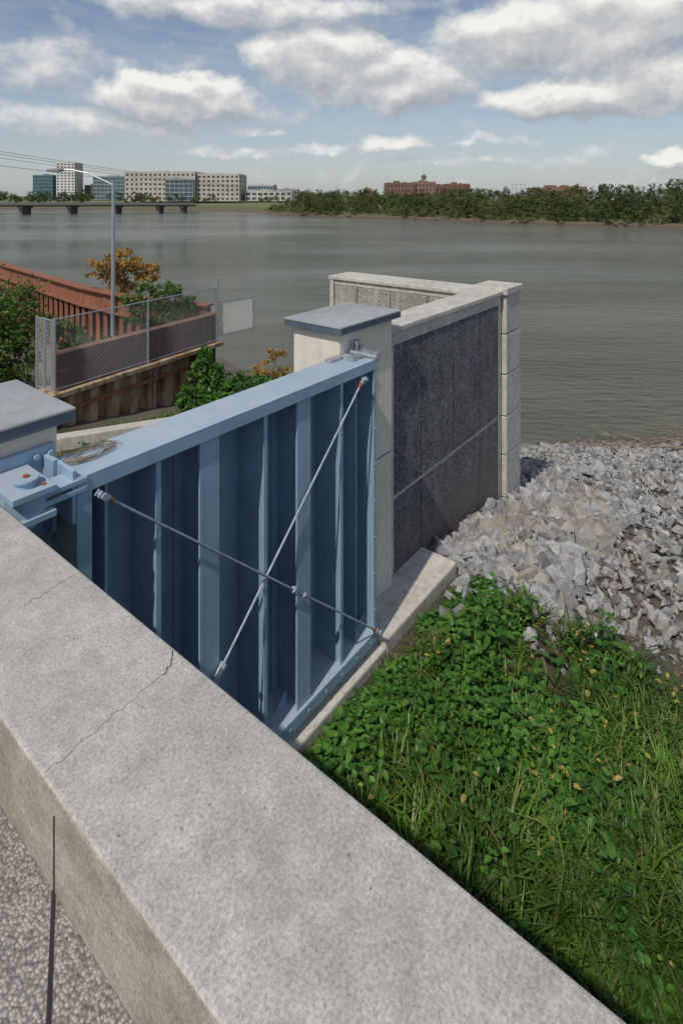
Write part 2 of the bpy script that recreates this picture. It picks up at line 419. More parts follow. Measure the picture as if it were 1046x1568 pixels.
# ---------------------------------------------------------------- pillars
def pillar(name,p0,p1,q0,q1,joint=None):
    e=empty(name,ROT)
    mb=MB(S)
    if joint: mb.box(p0,p1,q0,q1,-3.2,joint-.006); mb.box(p0,p1,q0,q1,joint+.006,-.865); mb.box(p0+.01,p1-.01,q0+.01,q1-.01,joint-.007,joint+.007,1)
    else: mb.box(p0,p1,q0,q1,-3.2,-.865)
    mk('shaft',mb,[M_pil,M_dark],parent=e,bev=.008)
    o=.045
    mb=MB(S); mb.box(p0-o,p1+o,q0-o,q1+o,-.864,-.825); mk('cap_edge',mb,M_capedge,parent=e,bev=.004)
    mb=MB(S); zt=-.812; a,b,c,d=p0-o,p1+o,q0-o,q1+o
    mb.box(a-.004,b+.004,c-.004,d+.004,-.824,zt)
    mp,mq=(a+b)/2,(c+d)/2; zz=zt+.0005; pk=zt+.022
    r=[(a,c,zz),(b,c,zz),(b,d,zz),(a,d,zz)]; t1=(mp-.12,mq,pk); t2=(mp+.12,mq,pk)
    mb.poly([r[0],r[1],t2,t1]); mb.poly([r[1],r[2],t2]); mb.poly([r[2],r[3],t1,t2]); mb.poly([r[3],r[0],t1])
    mk('cap_slab',mb,M_cap,parent=e,bev=.006)
    return e
P2=pillar('concrete_pillar',2.76,3.36,2.185,2.577,-1.81)
P1=pillar('concrete_pillar.001',.40,1.02,2.185,2.62)
mb=MB(S)
mb.box(2.86,2.95,2.165,2.184,-1.0,-.93,0); mb.box(2.885,2.90,2.14,2.165,-.99,-.93,0); mb.box(2.92,2.93,2.14,2.165,-.99,-.93,0)
mb.cyl((2.905,2.15,-.965),(2.94,2.15,-.965),.008,n=8,mi=1)
mk('latch_bracket',mb,[M_galv,M_rustr],parent=P2,bev=.002)
# ---------------------------------------------------------------- floodwall
wl=empty('floodwall',ROT)
mb=MB(S)
mb.box(3.362,5.40,2.26,2.46,-3.6,-1.0)
mb.box(3.362,3.445,2.222,2.26,-3.6,-1.0)
mb.box(3.445,5.36,2.222,2.26,-1.09,-1.0)
mb.box(5.36,5.44,2.235,2.46,-3.6,-1.0)
mb.box(5.25,5.60,2.46,4.28,-3.8,-1.0)
mk('wall_core',mb,M_wc,parent=wl,bev=.01)
mb=MB(S)
mb.box(3.362,5.46,2.21,2.50,-.999,-.955)
mb.box(5.21,5.64,2.503,3.38,-.999,-.955); mb.box(5.21,5.64,3.384,4.30,-.999,-.955)
mb.box(5.44,5.88,2.17,2.56,-1.0,-.93)
mk('coping',mb,M_wc,parent=wl,bev=.012)
mb=MB(S)
zs=[-1.002,-1.40,-1.81,-2.23,-2.62,-3.05,-3.6]
for a,b in zip(zs[:-1],zs[1:]): mb.box(5.47,5.85,2.19,2.52,b+.009,a)
mk('corner_blocks',mb,M_wc,parent=wl,bev=.012)
mb=MB(S); mb.box(5.48,5.84,2.205,2.51,-3.6,-1.01); mk('corner_core',mb,M_dark,parent=wl)
pe=[3.45,3.847,4.39,4.93,5.355]
mb=MB(S)
for a,b in zip(pe[:-1],pe[1:]):
    mb.box(a+.006,b-.006,2.228,2.27,-2.19,-1.096); mb.box(a+.006,b-.006,2.228,2.27,-3.6,-2.215)
mk('stone_panels',mb,M_panel,parent=wl,bev=.008)
mb=MB(S); mb.box(3.447,5.358,2.232,2.259,-2.214,-2.191); mk('joint_strip',mb,M_wc,parent=wl)
mb=MB(S)
qe=[2.52,2.95,3.42,3.88,4.22]
for a,b in zip(qe[:-1],qe[1:]): mb.box(5.225,5.26,a+.008,b-.008,-2.3,-1.06)
mk('side_stone_panels',mb,M_panel2,parent=wl,bev=.008)
mb=MB(S); mb.box(5.235,5.25,2.50,4.27,-1.055,-1.0); mb.box(5.215,5.25,4.225,4.28,-3.5,-1.0); mk('side_frame',mb,M_wc,parent=wl,bev=.006)
mb=MB(S); mb.box(2.90,3.86,1.93,2.40,-3.3,-2.752); mb.box(.752,2.899,1.93,2.6,-3.3,-2.79)
mk('footing_slab',mb,M_foot,rot=ROT,bev=.02)
# ---------------------------------------------------------------- gate
g=empty('blue_steel_floodgate',ROT)
p0,p1,q0,q1,zt,zb=1.005,2.845,1.96,2.18,-1.0,-2.68
mb=MB(S)
mb.box(p0-.02,p1,q0,q1,zt-.012,zt)
mb.box(p0-.02,p1,q0,q0+.014,zt-.062,zt-.012)
mb.box(p0-.02,p1,q1-.012,q1,zt-.062,zt-.012)
mb.box(p0-.02,p1,q0,q1,zb,zb+.012)
mb.box(p0-.02,p1,q0,q0+.014,zb-.055,zb)
mb.box(p0-.02,p0+.035,q0+.002,q0+.014,zb+.012,zt-.062)
mb.box(p0-.018,p0-.006,q0+.014,q1-.013,zb+.012,zt-.013)
mb.box(p1-.032,p1,q0+.002,q0+.014,zb+.012,zt-.062)
mb.box(p1-.014,p1-.002,q0+.014,q1-.013,zb+.012,zt-.013)
mk('frame',mb,M_blue,parent=g,bev=.003)
mb=MB(S)
mb.box(p0,p1-.015,q1-.011,q1-.003,zb+.013,zt-.013)
mk('skin_plate',mb,M_blued,parent=g)
mb=MB(S)
for p in (1.324,1.919,2.517):
    mb.box(p-.004,p+.004,q0+.024,q1-.012,zb+.013,zt-.013)
    mb.box(p-.012,p+.012,q0+.016,q0+.0235,zb+.013,zt-.013)
for p in (1.58,2.195):
    mb.box(p-.053,p+.053,q0+.015,q0+.027,zb+.013,zt-.013)
    mb.box(p-.005,p+.005,q0+.0275,q1-.024,zb+.013,zt-.013)
    mb.box(p-.053,p+.053,q1-.0235,q1-.0115,zb+.013,zt-.013)
for p in (1.12,2.70):
    mb.box(p-.005,p+.005,q0+.05,q1-.012,zb+.013,zt-.013)
mk('stiffeners',mb,M_blue,parent=g,bev=.002)
mb=MB(S)
for (p,s) in ((p1-.015,-1),(2.25,1),(2.14,-1),(1.635,1),(1.525,-1),(p0,1)):
    for z,k in ((zb+.0125,1),(zt-.0125,-1)):
        q=q0+.09
        a=[(p,q,z),(p+s*.07,q,z),(p+s*.07,q,z+k*.012),(p,q,z+k*.07)]
        b_=[(x,y+.008,zz) for x,y,zz in a]
        mb.poly(a);mb.poly(b_)
        for i in range(4):
            j=(i+1)%4; mb.poly([a[i],a[j],b_[j],b_[i]])
mk('gussets',mb,M_blue,parent=g)
mb=MB(S)
for p in np.linspace(p0+.08,p1-.06,13):
    mb.cyl((p,q0-.004,zb-.028),(p,q0+.001,zb-.028),.008,n=6)
for z in np.linspace(zb+.15,zt-.2,7): mb.cyl((p1-.016,q0-.003,z),(p1-.016,q0+.003,z),.006,n=6)
mk('bolt_heads',mb,M_blued,parent=g)
mb=MB(S); qq=1.945
A=Vector((1.065,qq,-1.085));B=Vector((2.83,qq,-2.655));Cc=Vector((2.70,qq+.012,-1.085));D=Vector((1.06,qq+.012,-2.63))
def rod(a,b,tb):
    d=(b-a).normalized()
    t=a.lerp(b,tb)
    mb.cyl(a,b,.0055,n=8,mi=0)
    up=Vector((0,1,0)); r=d.cross(up).normalized()
    for s in (-1,1): mb.bar(t-d*.045+r*.013*s,t+d*.045+r*.013*s,.006,.01,0,up=(0,1,0))
    mb.cyl(t-d*.06,t-d*.04,.016,n=6); mb.cyl(t+d*.04,t+d*.06,.016,n=6)
    for e_,s in ((a,1),(b,-1)):
        mb.cyl(e_+d*s*.03,e_+d*s*.06,.011,.009,n=8,mi=1)
        for o in (-.012,.012): mb.bar(e_-d*s*.015+Vector((0,o,0)),e_+d*s*.035+Vector((0,o,0)),.024,.005,0,up=(0,1,0))
        mb.cyl(e_+Vector((0,-.026,0)),e_+Vector((0,.03,0)),.008,n=10)
        mb.cyl(e_+Vector((0,-.03,0)),e_+Vector((0,-.019,0)),.012,n=6)
rod(A,B,.60); rod(Cc,D,.67)
mk('diagonal_tie_rods',mb,[M_rod,M_rustr],parent=g)
mb=MB(S)
mb.box(.62,1.0,2.16,2.184,-1.30,-.93)
for z in (-1.07,-.985): mb.box(.76,.90,1.93,2.16,z-.011,z+.011)
for z in (-1.045,-1.013): mb.box(.80,1.02,1.955,2.05,z-.009,z+.009)
mb.box(.66,.675,2.02,2.16,-1.22,-.94); mb.box(.955,.97,2.08,2.16,-1.22,-.96)
mb.box(.97,.984,1.965,2.19,-1.16,-.97)
for p in (.64,.72,.93,.98):
    for z in (-.96,-1.26): mb.cyl((p,2.145,z),(p,2.16,z),.012,n=6)
mb.cyl((.83,2.0,-1.11),(.83,2.0,-.955),.034,n=20)
mb.cyl((.83,2.0,-.955),(.83,2.0,-.945),.042,n=20)
mb.cyl((.83,2.0,-1.075),(.83,2.0,-1.0),.062,n=22)
mk('hinge',mb,M_blue,parent=g,bev=.003)
mb=MB(S)
mb.cyl((.83,2.0,-.945),(.83,2.0,-.938),.010,n=6); mb.cyl((.87,1.96,-.974),(.87,1.96,-.968),.007,n=6)
mk('hinge_bolt',mb,M_rustr,parent=g)
mb=MB(S)
mb.box(2.70,2.90,2.03,2.08,-.999,-.978); mb.cyl((2.83,1.95,-.985),(2.83,2.15,-.985),.014,n=10); mb.box(2.60,2.72,2.12,2.17,-.999,-.985)
mb.box(2.86,2.90,1.97,2.10,-1.03,-.97)
mk('top_latch',mb,M_galv,parent=g,bev=.002)
mb=MB(1)
for i in range(110):
    an=rng.random()*6.28; r=.05+.07*rng.random(); c0=Vector((1.11*S,2.10*S,-1.0*S+.006+rng.random()*.02))
    a=c0+Vector((math.cos(an)*r*1.6,math.sin(an)*r*.75,0)); an2=an+.5+rng.random()*.5
    b2=c0+Vector((math.cos(an2)*r*1.6,math.sin(an2)*r*.75,rng.random()*.01))
    mb.cyl(a,b2,.0014,n=4,cap=False)
mk('twig_nest',mb,M_drift,rot=ROT)
# ---------------------------------------------------------------- grass & weeds
def patch(p,q):
    return .5+.25*np.sin(p*1.7+1.1*np.sin(q*1.3))+.25*np.sin(q*2.3+p*.9+1.7)
def patch2(p,q):
    return .5+.2*np.sin(p*4.1+1.3*np.sin(q*3.1))+.2*np.sin(q*5.3-p*2.1+.7)+.1*np.sin(p*9.7+q*8.3)
def low_edge(q): # plants stay low where they meet the footing slab
    return np.where(q<3.2,np.clip((2.95-q)/.75,.22,1),1.0)
def grass(n,pr,qr,h0,h1,wid=.006,cond=None,tuft=1,flat=.0):
    nt_=max(1,n//tuft)
    p=rng.uniform(*pr,nt_);q=rng.uniform(*qr,nt_)
    if cond is not None:
        k=cond(p,q); p=p[k];q=q[k]
    hs=rng.uniform(.7,1.25,len(p)); ly=rng.uniform(0,6.28,len(p))
    p=np.repeat(p,tuft);q=np.repeat(q,tuft); hs=np.repeat(hs,tuft); ly=np.repeat(ly,tuft); n=len(p)
    if tuft>1: p=p+rng.normal(size=n)*.035; q=q+rng.normal(size=n)*.035
    z=H(p,q)-.01
    h=rng.uniform(h0,h1,n)*(.7+.5*patch(p*1.3,q))*hs*low_edge(q); yaw=np.where(rng.random(n)<.5,ly+rng.normal(size=n)*.7,rng.uniform(0,6.28,n)); bend=rng.uniform(.25,1.1,n)+flat
    d=np.stack([np.cos(yaw),np.sin(yaw)],1); s=np.stack([-d[:,1],d[:,0]],1)
    w=wid*rng.uniform(.6,1.5,n)
    V=[]
    for t in (0,.35,.7):
        cx=np.stack([p,q],1)+d*(bend*h*t*t)[:,None]; zz=z+h*(t-.38*bend*t*t)
        ww=(w*(1-.45*t))[:,None]
        V.append(np.concatenate([cx-s*ww,zz[:,None]],1)); V.append(np.concatenate([cx+s*ww,zz[:,None]],1))
    cx=np.stack([p,q],1)+d*(bend*h)[:,None]; V.append(np.concatenate([cx,np.maximum(z+.02,z+h*(1-.48*bend))[:,None]],1))
    V=np.stack(V,1).reshape(-1,3)
    tf=np.array([[0,1,3],[0,3,2],[2,3,5],[2,5,4],[4,5,6]])
    f=(tf[None]+(np.arange(n)*7)[:,None,None]).reshape(-1,3)
    return V,f
M_grass=foliage_mat('grass_green',[(.04,.10,.012),(.07,.155,.018),(.12,.22,.03),(.05,.12,.015),(.085,.17,.025),(.22,.22,.08)],.3,.45,1.9,1.0)
M_weed=foliage_mat('weed_green',[(.03,.10,.018),(.06,.17,.025),(.12,.26,.045),(.045,.13,.02),(.09,.21,.04)],.3,.36,1.8,.9)
M_yel=foliage_mat('weed_yellow',[(.45,.36,.06),(.40,.26,.08),(.38,.36,.08),(.48,.27,.12)],.3)
M_straw=foliage_mat('dry_grass',[(.25,.19,.10),(.34,.27,.15),(.18,.13,.07),(.28,.24,.11)],.15)
def bare(p,q):
    return np.clip(np.exp(-(((p-5.05)/.55)**2+((q-1.75)/.6)**2))+.9*np.exp(-(((p-4.9)/.8)**2+((q-.5)/.35)**2))+.7*np.exp(-(((p-4.1)/.25)**2+((q-1.0)/.35)**2)),0,1)
edgef=lambda p:np.clip((5.75-p)/.5,0,1)
noslab=lambda q:(q<2.86)
parts=[grass(52000,(1.1,5.9),(-3.5,2.92),.05,.14,.005,lambda p,q:noslab(q)&(rng.random(len(p))<(1-.85*bare(p,q))*edgef(p)))]
parts+=[grass(88000,(1.1,5.9),(-3.5,2.92),.16,.38,.0075,
   lambda p,q:noslab(q)&(rng.random(len(p))<(1.0-.6*np.clip((q-1.5)/1.2,0,1))*(1-.95*bare(p,q))*edgef(p)*np.clip(.12+1.45*patch2(p,q),0,1)),tuft=14)]
v,f=join(parts); npmesh('grass',v,f,M_grass,rot=ROT)
v,f=grass(6500,(1.1,6.1),(-3.5,2.85),.06,.22,.004,lambda p,q:rng.random(len(p))<.35+.6*bare(p,q),tuft=5,flat=.8)
npmesh('dry_grass',v,f,M_straw,rot=ROT)
def weeds(name,n,pr,qr,mat,smin,smax,cond,L=9,top=.32,low=.08,tv=LEAF2V,tf=LEAF2F):
    p=rng.uniform(*pr,n);q=rng.uniform(*qr,n); k=cond(p,q); p=p[k];q=q[k]; n=len(p); z=H(p,q)
    P=np.repeat(np.stack([p,q,z],1),L,0); m_=n*L
    hh=np.repeat(rng.uniform(low,top,n)*(.5+.9*patch2(p,q))*low_edge(q),L)*np.tile(np.linspace(.2,1,L),n)
    yaw=np.repeat(rng.uniform(0,6.28,n),L)+np.tile(np.arange(L)*2.4,n)+rng.normal(size=m_)*.3
    pitch=rng.uniform(-.55,.55,m_)
    off=rng.uniform(.01,.06,m_)
    P[:,2]+=hh; P[:,0]+=-np.sin(yaw)*off; P[:,1]+=np.cos(yaw)*off
    s=np.repeat(rng.uniform(smin,smax,n),L)*rng.uniform(.7,1.2,m_)*np.tile(np.linspace(1.15,.6,L),n)
    sc=np.stack([s*1.1,s,s],1)
    v,f=scatter(tv,tf,P,yawpitch(yaw,pitch),sc)
    return npmesh(name,v,f,mat,rot=ROT)
wc=lambda p,q:(rng.random(len(p))<np.clip((.10+.95*np.clip((q-.8)/1.1,0,1))*np.clip(3.2*(patch2(p*.9,q*.9)-.30),0,1)+.7*(patch2(p*.7+2,q*.8)>.72),0,1)*(1-.95*bare(p,q))*np.clip((5.8-p)/.4,.0,1))&(q<2.82)
weeds('broadleaf_weeds',5400,(1.4,5.85),(-2.5,2.85),M_weed,.06,.125,wc,L=8,top=.40)
weeds('yellow_weed_leaves',75,(2.2,5.6),(-.5,2.6),M_yel,.035,.08,lambda p,q:rng.random(len(p))<.8,L=4,top=.5,low=.28)
def toXY(p,q): return p*CR-q*SR,p*SR+q*CR
a2=np.array([-5.7,11.18]); dv=np.array([.516,.857]); nv=np.array([-.857,.516])
def dockclear(p,q):
    X,Y=toXY(p,q); t=(X-a2[0])*dv[0]+(Y-a2[1])*dv[1]; o=(X-a2[0])*nv[0]+(Y-a2[1])*nv[1]
    return ~((o>-.65)&(o<.7)&(t>-.6)&(t<3.4))
def leftcond(p,q):
    return (rng.random(len(p))<(.3+.7*patch(p,q)))&dockclear(p,q)
v,f=grass(26000,(-3,13),(5,16),.10,.26,.010,leftcond); npmesh('bank_grass',v,f,M_grass,rot=ROT)
weeds('bank_weeds',2300,(2,13.5),(4.5,15),M_weed,.07,.13,leftcond,top=.28)
# ---------------------------------------------------------------- riprap
temps=[]
for i in range(20):
    bm=bmesh.new(); e1,e2=.6+.3*rng.random(),.42+.28*rng.random()
    for k in range(11):
        d=Vector(rng.normal(size=3)); d.x=float(np.clip(d.x,-.9,.9)); d.normalize(); d*=.8+.3*rng.random(); bm.verts.new((d.x*1.1,d.y*e1,d.z*e2))
    bmesh.ops.convex_hull(bm,input=bm.verts)
    bmesh.ops.delete(bm,geom=[v for v in bm.verts if not v.link_faces],context='VERTS')
    bmesh.ops.triangulate(bm,faces=bm.faces); bm.verts.index_update()
    temps.append((np.array([v.co[:] for v in bm.verts]),np.array([[v.index for v in f.verts] for f in bm.faces]))); bm.free()
def rocks(n,smin,smax,edge,lift=.0,qr=(-8,9),pr_=(5.0,20.5)):
    parts=[]
    p=rng.uniform(*pr_,n);q=rng.uniform(*qr,n)
    sh=shore(q)
    lim=edge+.3*np.sin(q*2.1)+.22*rng.normal(size=n)-.35*np.clip((q-2.2)/.8,0,1)
    k=(p>lim)&(p<sh+.35)&~((q>3.26)&(p<8.75))&~((p<5.88)&(q>2.8))
    p=p[k];q=q[k]; n=len(p)
    s=rng.uniform(smin,smax,n)*(.7+.6*rng.random(n))*np.where(rng.random(n)<.05,1.6,1)
    for i,(tv,tf) in enumerate(temps):
        idx=np.arange(n)%20==i; m_=idx.sum()
        pos=np.stack([p[idx],q[idx],H(p[idx],q[idx])+s[idx]*.22+lift*rng.random(m_)],1)
        parts.append(scatter(tv,tf,pos,rquat(m_),s[idx]))
    return parts
pr=rocks(24000,.05,.108,5.72,.07)+rocks(20000,.02,.05,5.4,.06)+rocks(1300,.09,.15,5.75,.06,qr=(1.8,3.3),pr_=(5.9,10))
v,f=join(pr); npmesh('riprap_rocks',v,f,M_stone,rot=ROT)
mb=MB()
def branch(a,ang,L,r,depth=0):
    pts=[Vector(a)]; d=Vector((math.cos(ang),math.sin(ang),.01))
    for i in range(6):
        d=d+Vector((rng.normal()*.14,rng.normal()*.14,rng.normal()*.05)); d.normalize(); pts.append(pts[-1]+d*L/6)
    for i in range(6): mb.cyl(pts[i],pts[i+1],r*(1-i/7),r*(1-(i+1)/7),6,cap=False)
    if depth<2:
        for i in range(3): branch(pts[1+int(rng.integers(0,4))],ang+rng.normal()*.6,L*.5,r*.5,depth+1)
for i in range(56):
    q=rng.uniform(-4,3.9); p=float(shore(q))-rng.uniform(.1,2.4); z=float(H(p,q))+.10+rng.random()*.12
    branch((p,q,z),rng.choice([1.45,-1.6])+rng.normal()*.4,rng.uniform(.8,2.2),rng.uniform(.012,.04))
mk('driftwood_branches',mb,M_drift,rot=ROT)
# ---------------------------------------------------------------- rusty dock
dk=empty('rusty_sheet_pile_dock')
def L(t,o,z): return (a2[0]+dv[0]*t+nv[0]*o,a2[1]+dv[1]*t+nv[1]*o,z)
T=4.58
def obox(mb,t0,t1,o0,o1,z0,z1,mi=0):
    n=len(mb.v)
    for z in (z0,z1):
        for t,o in ((t0,o0),(t1,o0),(t1,o1),(t0,o1)): mb.v.append(L(t,o,z))
    for f in ((0,3,2,1),(4,5,6,7),(0,1,5,4),(1,2,6,5),(2,3,7,6),(3,0,4,7)):
        mb.f.append(tuple(n+i for i in f)); mb.m.append(mi)
mb=MB(); obox(mb,-.3,T+.1,-.14,.5,-4.02,-3.92); mk('ledge_plate',mb,M_sheet,parent=dk,bev=.01)
mb=MB()
obox(mb,.1,T,.16,.20,-3.91,-3.20)
obox(mb,.1,T,.04,.30,-3.215,-3.18); obox(mb,.1,T,.02,.16,-3.915,-3.88); obox(mb,.1,T,.08,.159,-3.60,-3.55)
obox(mb,T-.03,T+.02,.02,.6,-3.92,-3.16)
mk('waler_channel',mb,M_brown,parent=dk,bev=.005)
mb=MB()
t=-.25;pts=[]
while t<T-.6:
    pts+= [(t,.0),(t+.18,.0),(t+.26,.16),(t+.44,.16)]; t+=.52
for (ta,oa),(tb,ob) in zip(pts[:-1],pts[1:]):
    mb.poly([L(ta,oa,-6.2),L(tb,ob,-6.2),L(tb,ob,-4.02),L(ta,oa,-4.02)])
obox(mb,T-.75,T-.6,-.02,.14,-6,-4.02,1); obox(mb,T-.62,T,.6,.65,-6.4,-4.0,1)
obox(mb,-.28,T-.7,-.06,-.02,-4.35,-4.28,1)
mk('sheet_piles',mb,[M_sheet,M_rustr],parent=dk)
bp=[(-20,29),(-16,26.0),(-14.9,24.7),(-11.6,21.5),(-8.4,18.4),(-5.9,16.4),(-3.6,15.45)]
mb=MB()
for (x0,y0),(x1,y1) in zip(bp[:-1],bp[1:]):
    for (zc,h,w) in ((-3.0,.05,.34),(-3.28,.52,.05),(-3.56,.05,.34)):
        mb.bar((x0,y0,zc),(x1,y1,zc),w,h)
    mb.bar((x0+.1,y0+.15,-4.8),(x1+.1,y1+.15,-4.8),.04,2.4,1)
    k=int(math.hypot(x1-x0,y1-y0)/.45)
    for i in range(k):
        t=i/k; x=x0+(x1-x0)*t;y=y0+(y1-y0)*t
        mb.bar((x,y,-3.58),(x,y,-5.2),.16,.12,0)
        if i%3==0: mb.bar((x+.02,y-.06,-3.02),(x+.02,y-.06,-3.55),.03,.14,0)
mk('curved_rusty_beam',mb,[M_orange,M_brown],parent=dk)
fe=empty('chain_link_fence')
mb=MB(); mw=MB()
def fence(A,B,z0,z1,posts,mesh=True):
    A=np.array(A,float);B=np.array(B,float);Ln=np.linalg.norm(B-A);u=(B-A)/Ln
    Pt=lambda s,z:(A[0]+u[0]*s,A[1]+u[1]*s,z)
    for s in posts: mb.cyl(Pt(s*Ln,z0-.05),Pt(s*Ln,z1+.03),.03,n=8)
    mb.cyl(Pt(0,z1),Pt(Ln,z1),.014,n=6); mb.cyl(Pt(0,z0+.04),Pt(Ln,z0+.04),.012,n=6)
    if mesh:
        h=z1-z0; sp=.085; k=int((Ln+h)/sp)
        for i in range(k):
            s=i*sp
            for sg in (0,1):
                s0,s1=s-h,s
                za,zb_=(z0,z1) if sg==0 else (z1,z0)
                if s0<0: za=za+(zb_-za)*(-s0/h); s0=0
                if s1>Ln: zb_= zb_-(zb_-(z0 if sg==0 else z1))*((s1-Ln)/h) ; s1=Ln
                if s1<=s0: continue
                mw.cyl(Pt(s0,za),Pt(s1,zb_),.0022,n=3,cap=False)
fence((-5.7,11.18),(-3.34,15.1),-3.91,-2.46,[0,.5,1])
fence((-6.25,11.55),(-5.78,11.25),-3.95,-2.5,[0,.5,1])
fence((-3.27,15.15),(-2.5,15.95),-3.78,-2.85,[0,1])
mb.cyl((-3.34,15.1,-3.9),(-3.34,15.1,-2.2),.035,n=8)
mk('posts_and_rails',mb,M_galv,parent=fe); mk('wire_mesh',mw,M_galv,parent=fe)
mb=MB(); mb.bar((-5.6,10.2,-4.58),(-2.9,11.5,-4.62),.25,.3); mk('concrete_kerb',mb,M_wc,bev=.02)
lp=empty('street_lamp')
mb=MB(); X,Y=-6.9,17.0
mb.cyl((X,Y,-4.8),(X,Y,.36),.075,.045,n=12); mb.cyl((X,Y,-4.8),(X,Y,-4.5),.13,.12,n=12)
pts=[(X,Y,.33),(X-.35,Y,.50),(X-.75,Y,.68),(X-1.2,Y,.78),(X-1.55,Y,.80)]
for a,b in zip(pts[:-1],pts[1:]): mb.cyl(a,b,.026,.024,n=8)
mb.cyl((X-.02,Y,.3),(X-.02,Y,.42),.06,.04,n=10)
mk('pole_and_arm',mb,M_galv,parent=lp)
mb=MB(); mb.cyl((X-1.5,Y,.80),(X-2.0,Y,.78),.06,.04,n=10); mb.box(X-1.98,X-1.6,Y-.09,Y+.09,.73,.78); mk('luminaire',mb,plain('lamp_head',(.2,.2,.2),.5),parent=lp,bev=.01)
# ---------------------------------------------------------------- near trees
M_g1=foliage_mat('leaf_green',[(.04,.085,.016),(.08,.15,.026),(.13,.20,.04),(.06,.12,.022)])
M_g2=foliage_mat('leaf_autumn',[(.42,.18,.04),(.50,.26,.06),(.36,.28,.06),(.16,.18,.04),(.50,.16,.05)],.35)
tree('green_bush',(-7.6,12.6,-4.8),[(-7.55,12.6,-2.7,.8,.8,.75),(-7.2,12.4,-3.6,.55,.6,.6),(-8.2,12.8,-2.9,.8,.8,1.0),(-7.7,12.3,-4.1,.8,.6,.7)],9500,.085,M_g1,M_bark,.06)
tree('autumn_tree',(-7.3,18.4,-4.8),[(-7.7,18.4,-2.45,.55,.6,.35),(-7.0,18.2,-2.05,.55,.6,.35),(-6.4,18.5,-2.5,.45,.5,.35),(-7.3,18.6,-2.9,.5,.5,.35)],2200,.11,M_g2,M_bark,.04)
tree('green_shrub',(-5.0,15.4,-4.8),[(-5.5,15.4,-2.75,.45,.5,.4),(-4.7,15.2,-2.8,.45,.5,.45),(-5.2,15.2,-3.2,.8,.5,.3),(-4.15,15.4,-3.0,.25,.4,.3)],2800,.085,M_g1,M_bark,.03)
tree('green_shrub.001',(-6.3,12.9,-4.8),[(-6.3,12.9,-3.3,.4,.4,.45),(-5.8,13.2,-3.6,.5,.4,.3),(-6.5,12.6,-3.0,.25,.3,.4)],1800,.085,M_g1,M_bark,.03)
tree('bank_shrub',(-3.0,13.4,-5.2),[(-3.2,12.7,-4.62,.5,.5,.3),(-2.6,13.6,-4.7,.6,.6,.35),(-3.2,13.5,-4.3,.42,.4,.4),(-3.45,14.2,-4.2,.25,.3,.4),(-2.0,14.5,-4.95,.5,.5,.3)],5200,.10,M_weed,M_bark,.03)
tree('autumn_shrub',(-2.5,19.5,-6.6),[(-2.7,19.5,-6.0,.5,.5,.3),(-2.1,19.8,-6.3,.5,.5,.25),(-2.4,20.6,-5.8,.4,.4,.25)],700,.11,M_g2,M_bark,.02)
# ---------------------------------------------------------------- far treeline
M_far=foliage_mat('far_leaf',[(.035,.065,.022),(.055,.09,.03),(.085,.12,.038),(.11,.135,.045),(.06,.09,.03)],.22,.8,.12,.9)
M_far2=foliage_mat('far_leaf_light',[(.09,.125,.04),(.13,.155,.045),(.17,.17,.05),(.10,.13,.042)],.22,.8,.12,.6)
def along(s):
    i=int(min(max(s,0),len(bank)-2)); t=s-i
    return bank[i]*(1-t)+bank[i+1]*t, nrm[i]*(1-t)+nrm[i+1]*t
blA=[];blB=[]
for s in np.arange(0.6,5.3,.030):
    c,nn=along(s)
    for row in range(3):
        o=3+row*7+rng.uniform(-2,3)
        x,y=c+nn*o+rng.normal(size=2)*1.3
        ht=np.interp(s,[0,1.2,1.9,2.4,3.2,4.2,5.2],[9.5,9.0,8.6,6.9,6.6,6.4,6.2])*rng.uniform(.70,1.12)*(.5,.82,1.0)[row]
        r=rng.uniform(1.8,3.2)*(.7 if row==0 else 1)
        zb_=-6.5+.1*o
        bl=blA if rng.random()<.74 else blB
        if row==0 and rng.random()<.4: bl=blB
        bl.append((x,y,zb_+ht*.64,r,r,ht*.36)); bl.append((x+rng.normal(),y-.8,zb_+ht*.3,r*.95,r*.8,ht*.32))
        if row==2: bl.append((x+rng.normal()*1.2,y,zb_+ht*.85,r*.6,r*.6,ht*.2))
v,f=blob_leaves(blA,150000,.40,.75); npmesh('distant_tree_line',v,f,M_far)
v,f=blob_leaves(blB,70000,.38,.75); npmesh('distant_tree_line.001',v,f,M_far2)
blC=[]
for i in range(70):
    X=rng.uniform(-230,-30); Y=rng.uniform(315,345) ; r=rng.uniform(3,6); ht=rng.uniform(3,7)
    if -75<X<-45: continue
    blC.append((X,Y,-3+ht*.4,r,r,ht*.5))
for i in range(60):
    X=rng.uniform(-300,200); Y=rng.uniform(450,520); r=rng.uniform(6,10); blC.append((X,Y,-1+rng.random()*3,r,r,4))
v,f=blob_leaves(blC,40000,.9,.65); npmesh('distant_city_trees',v,f,M_far)
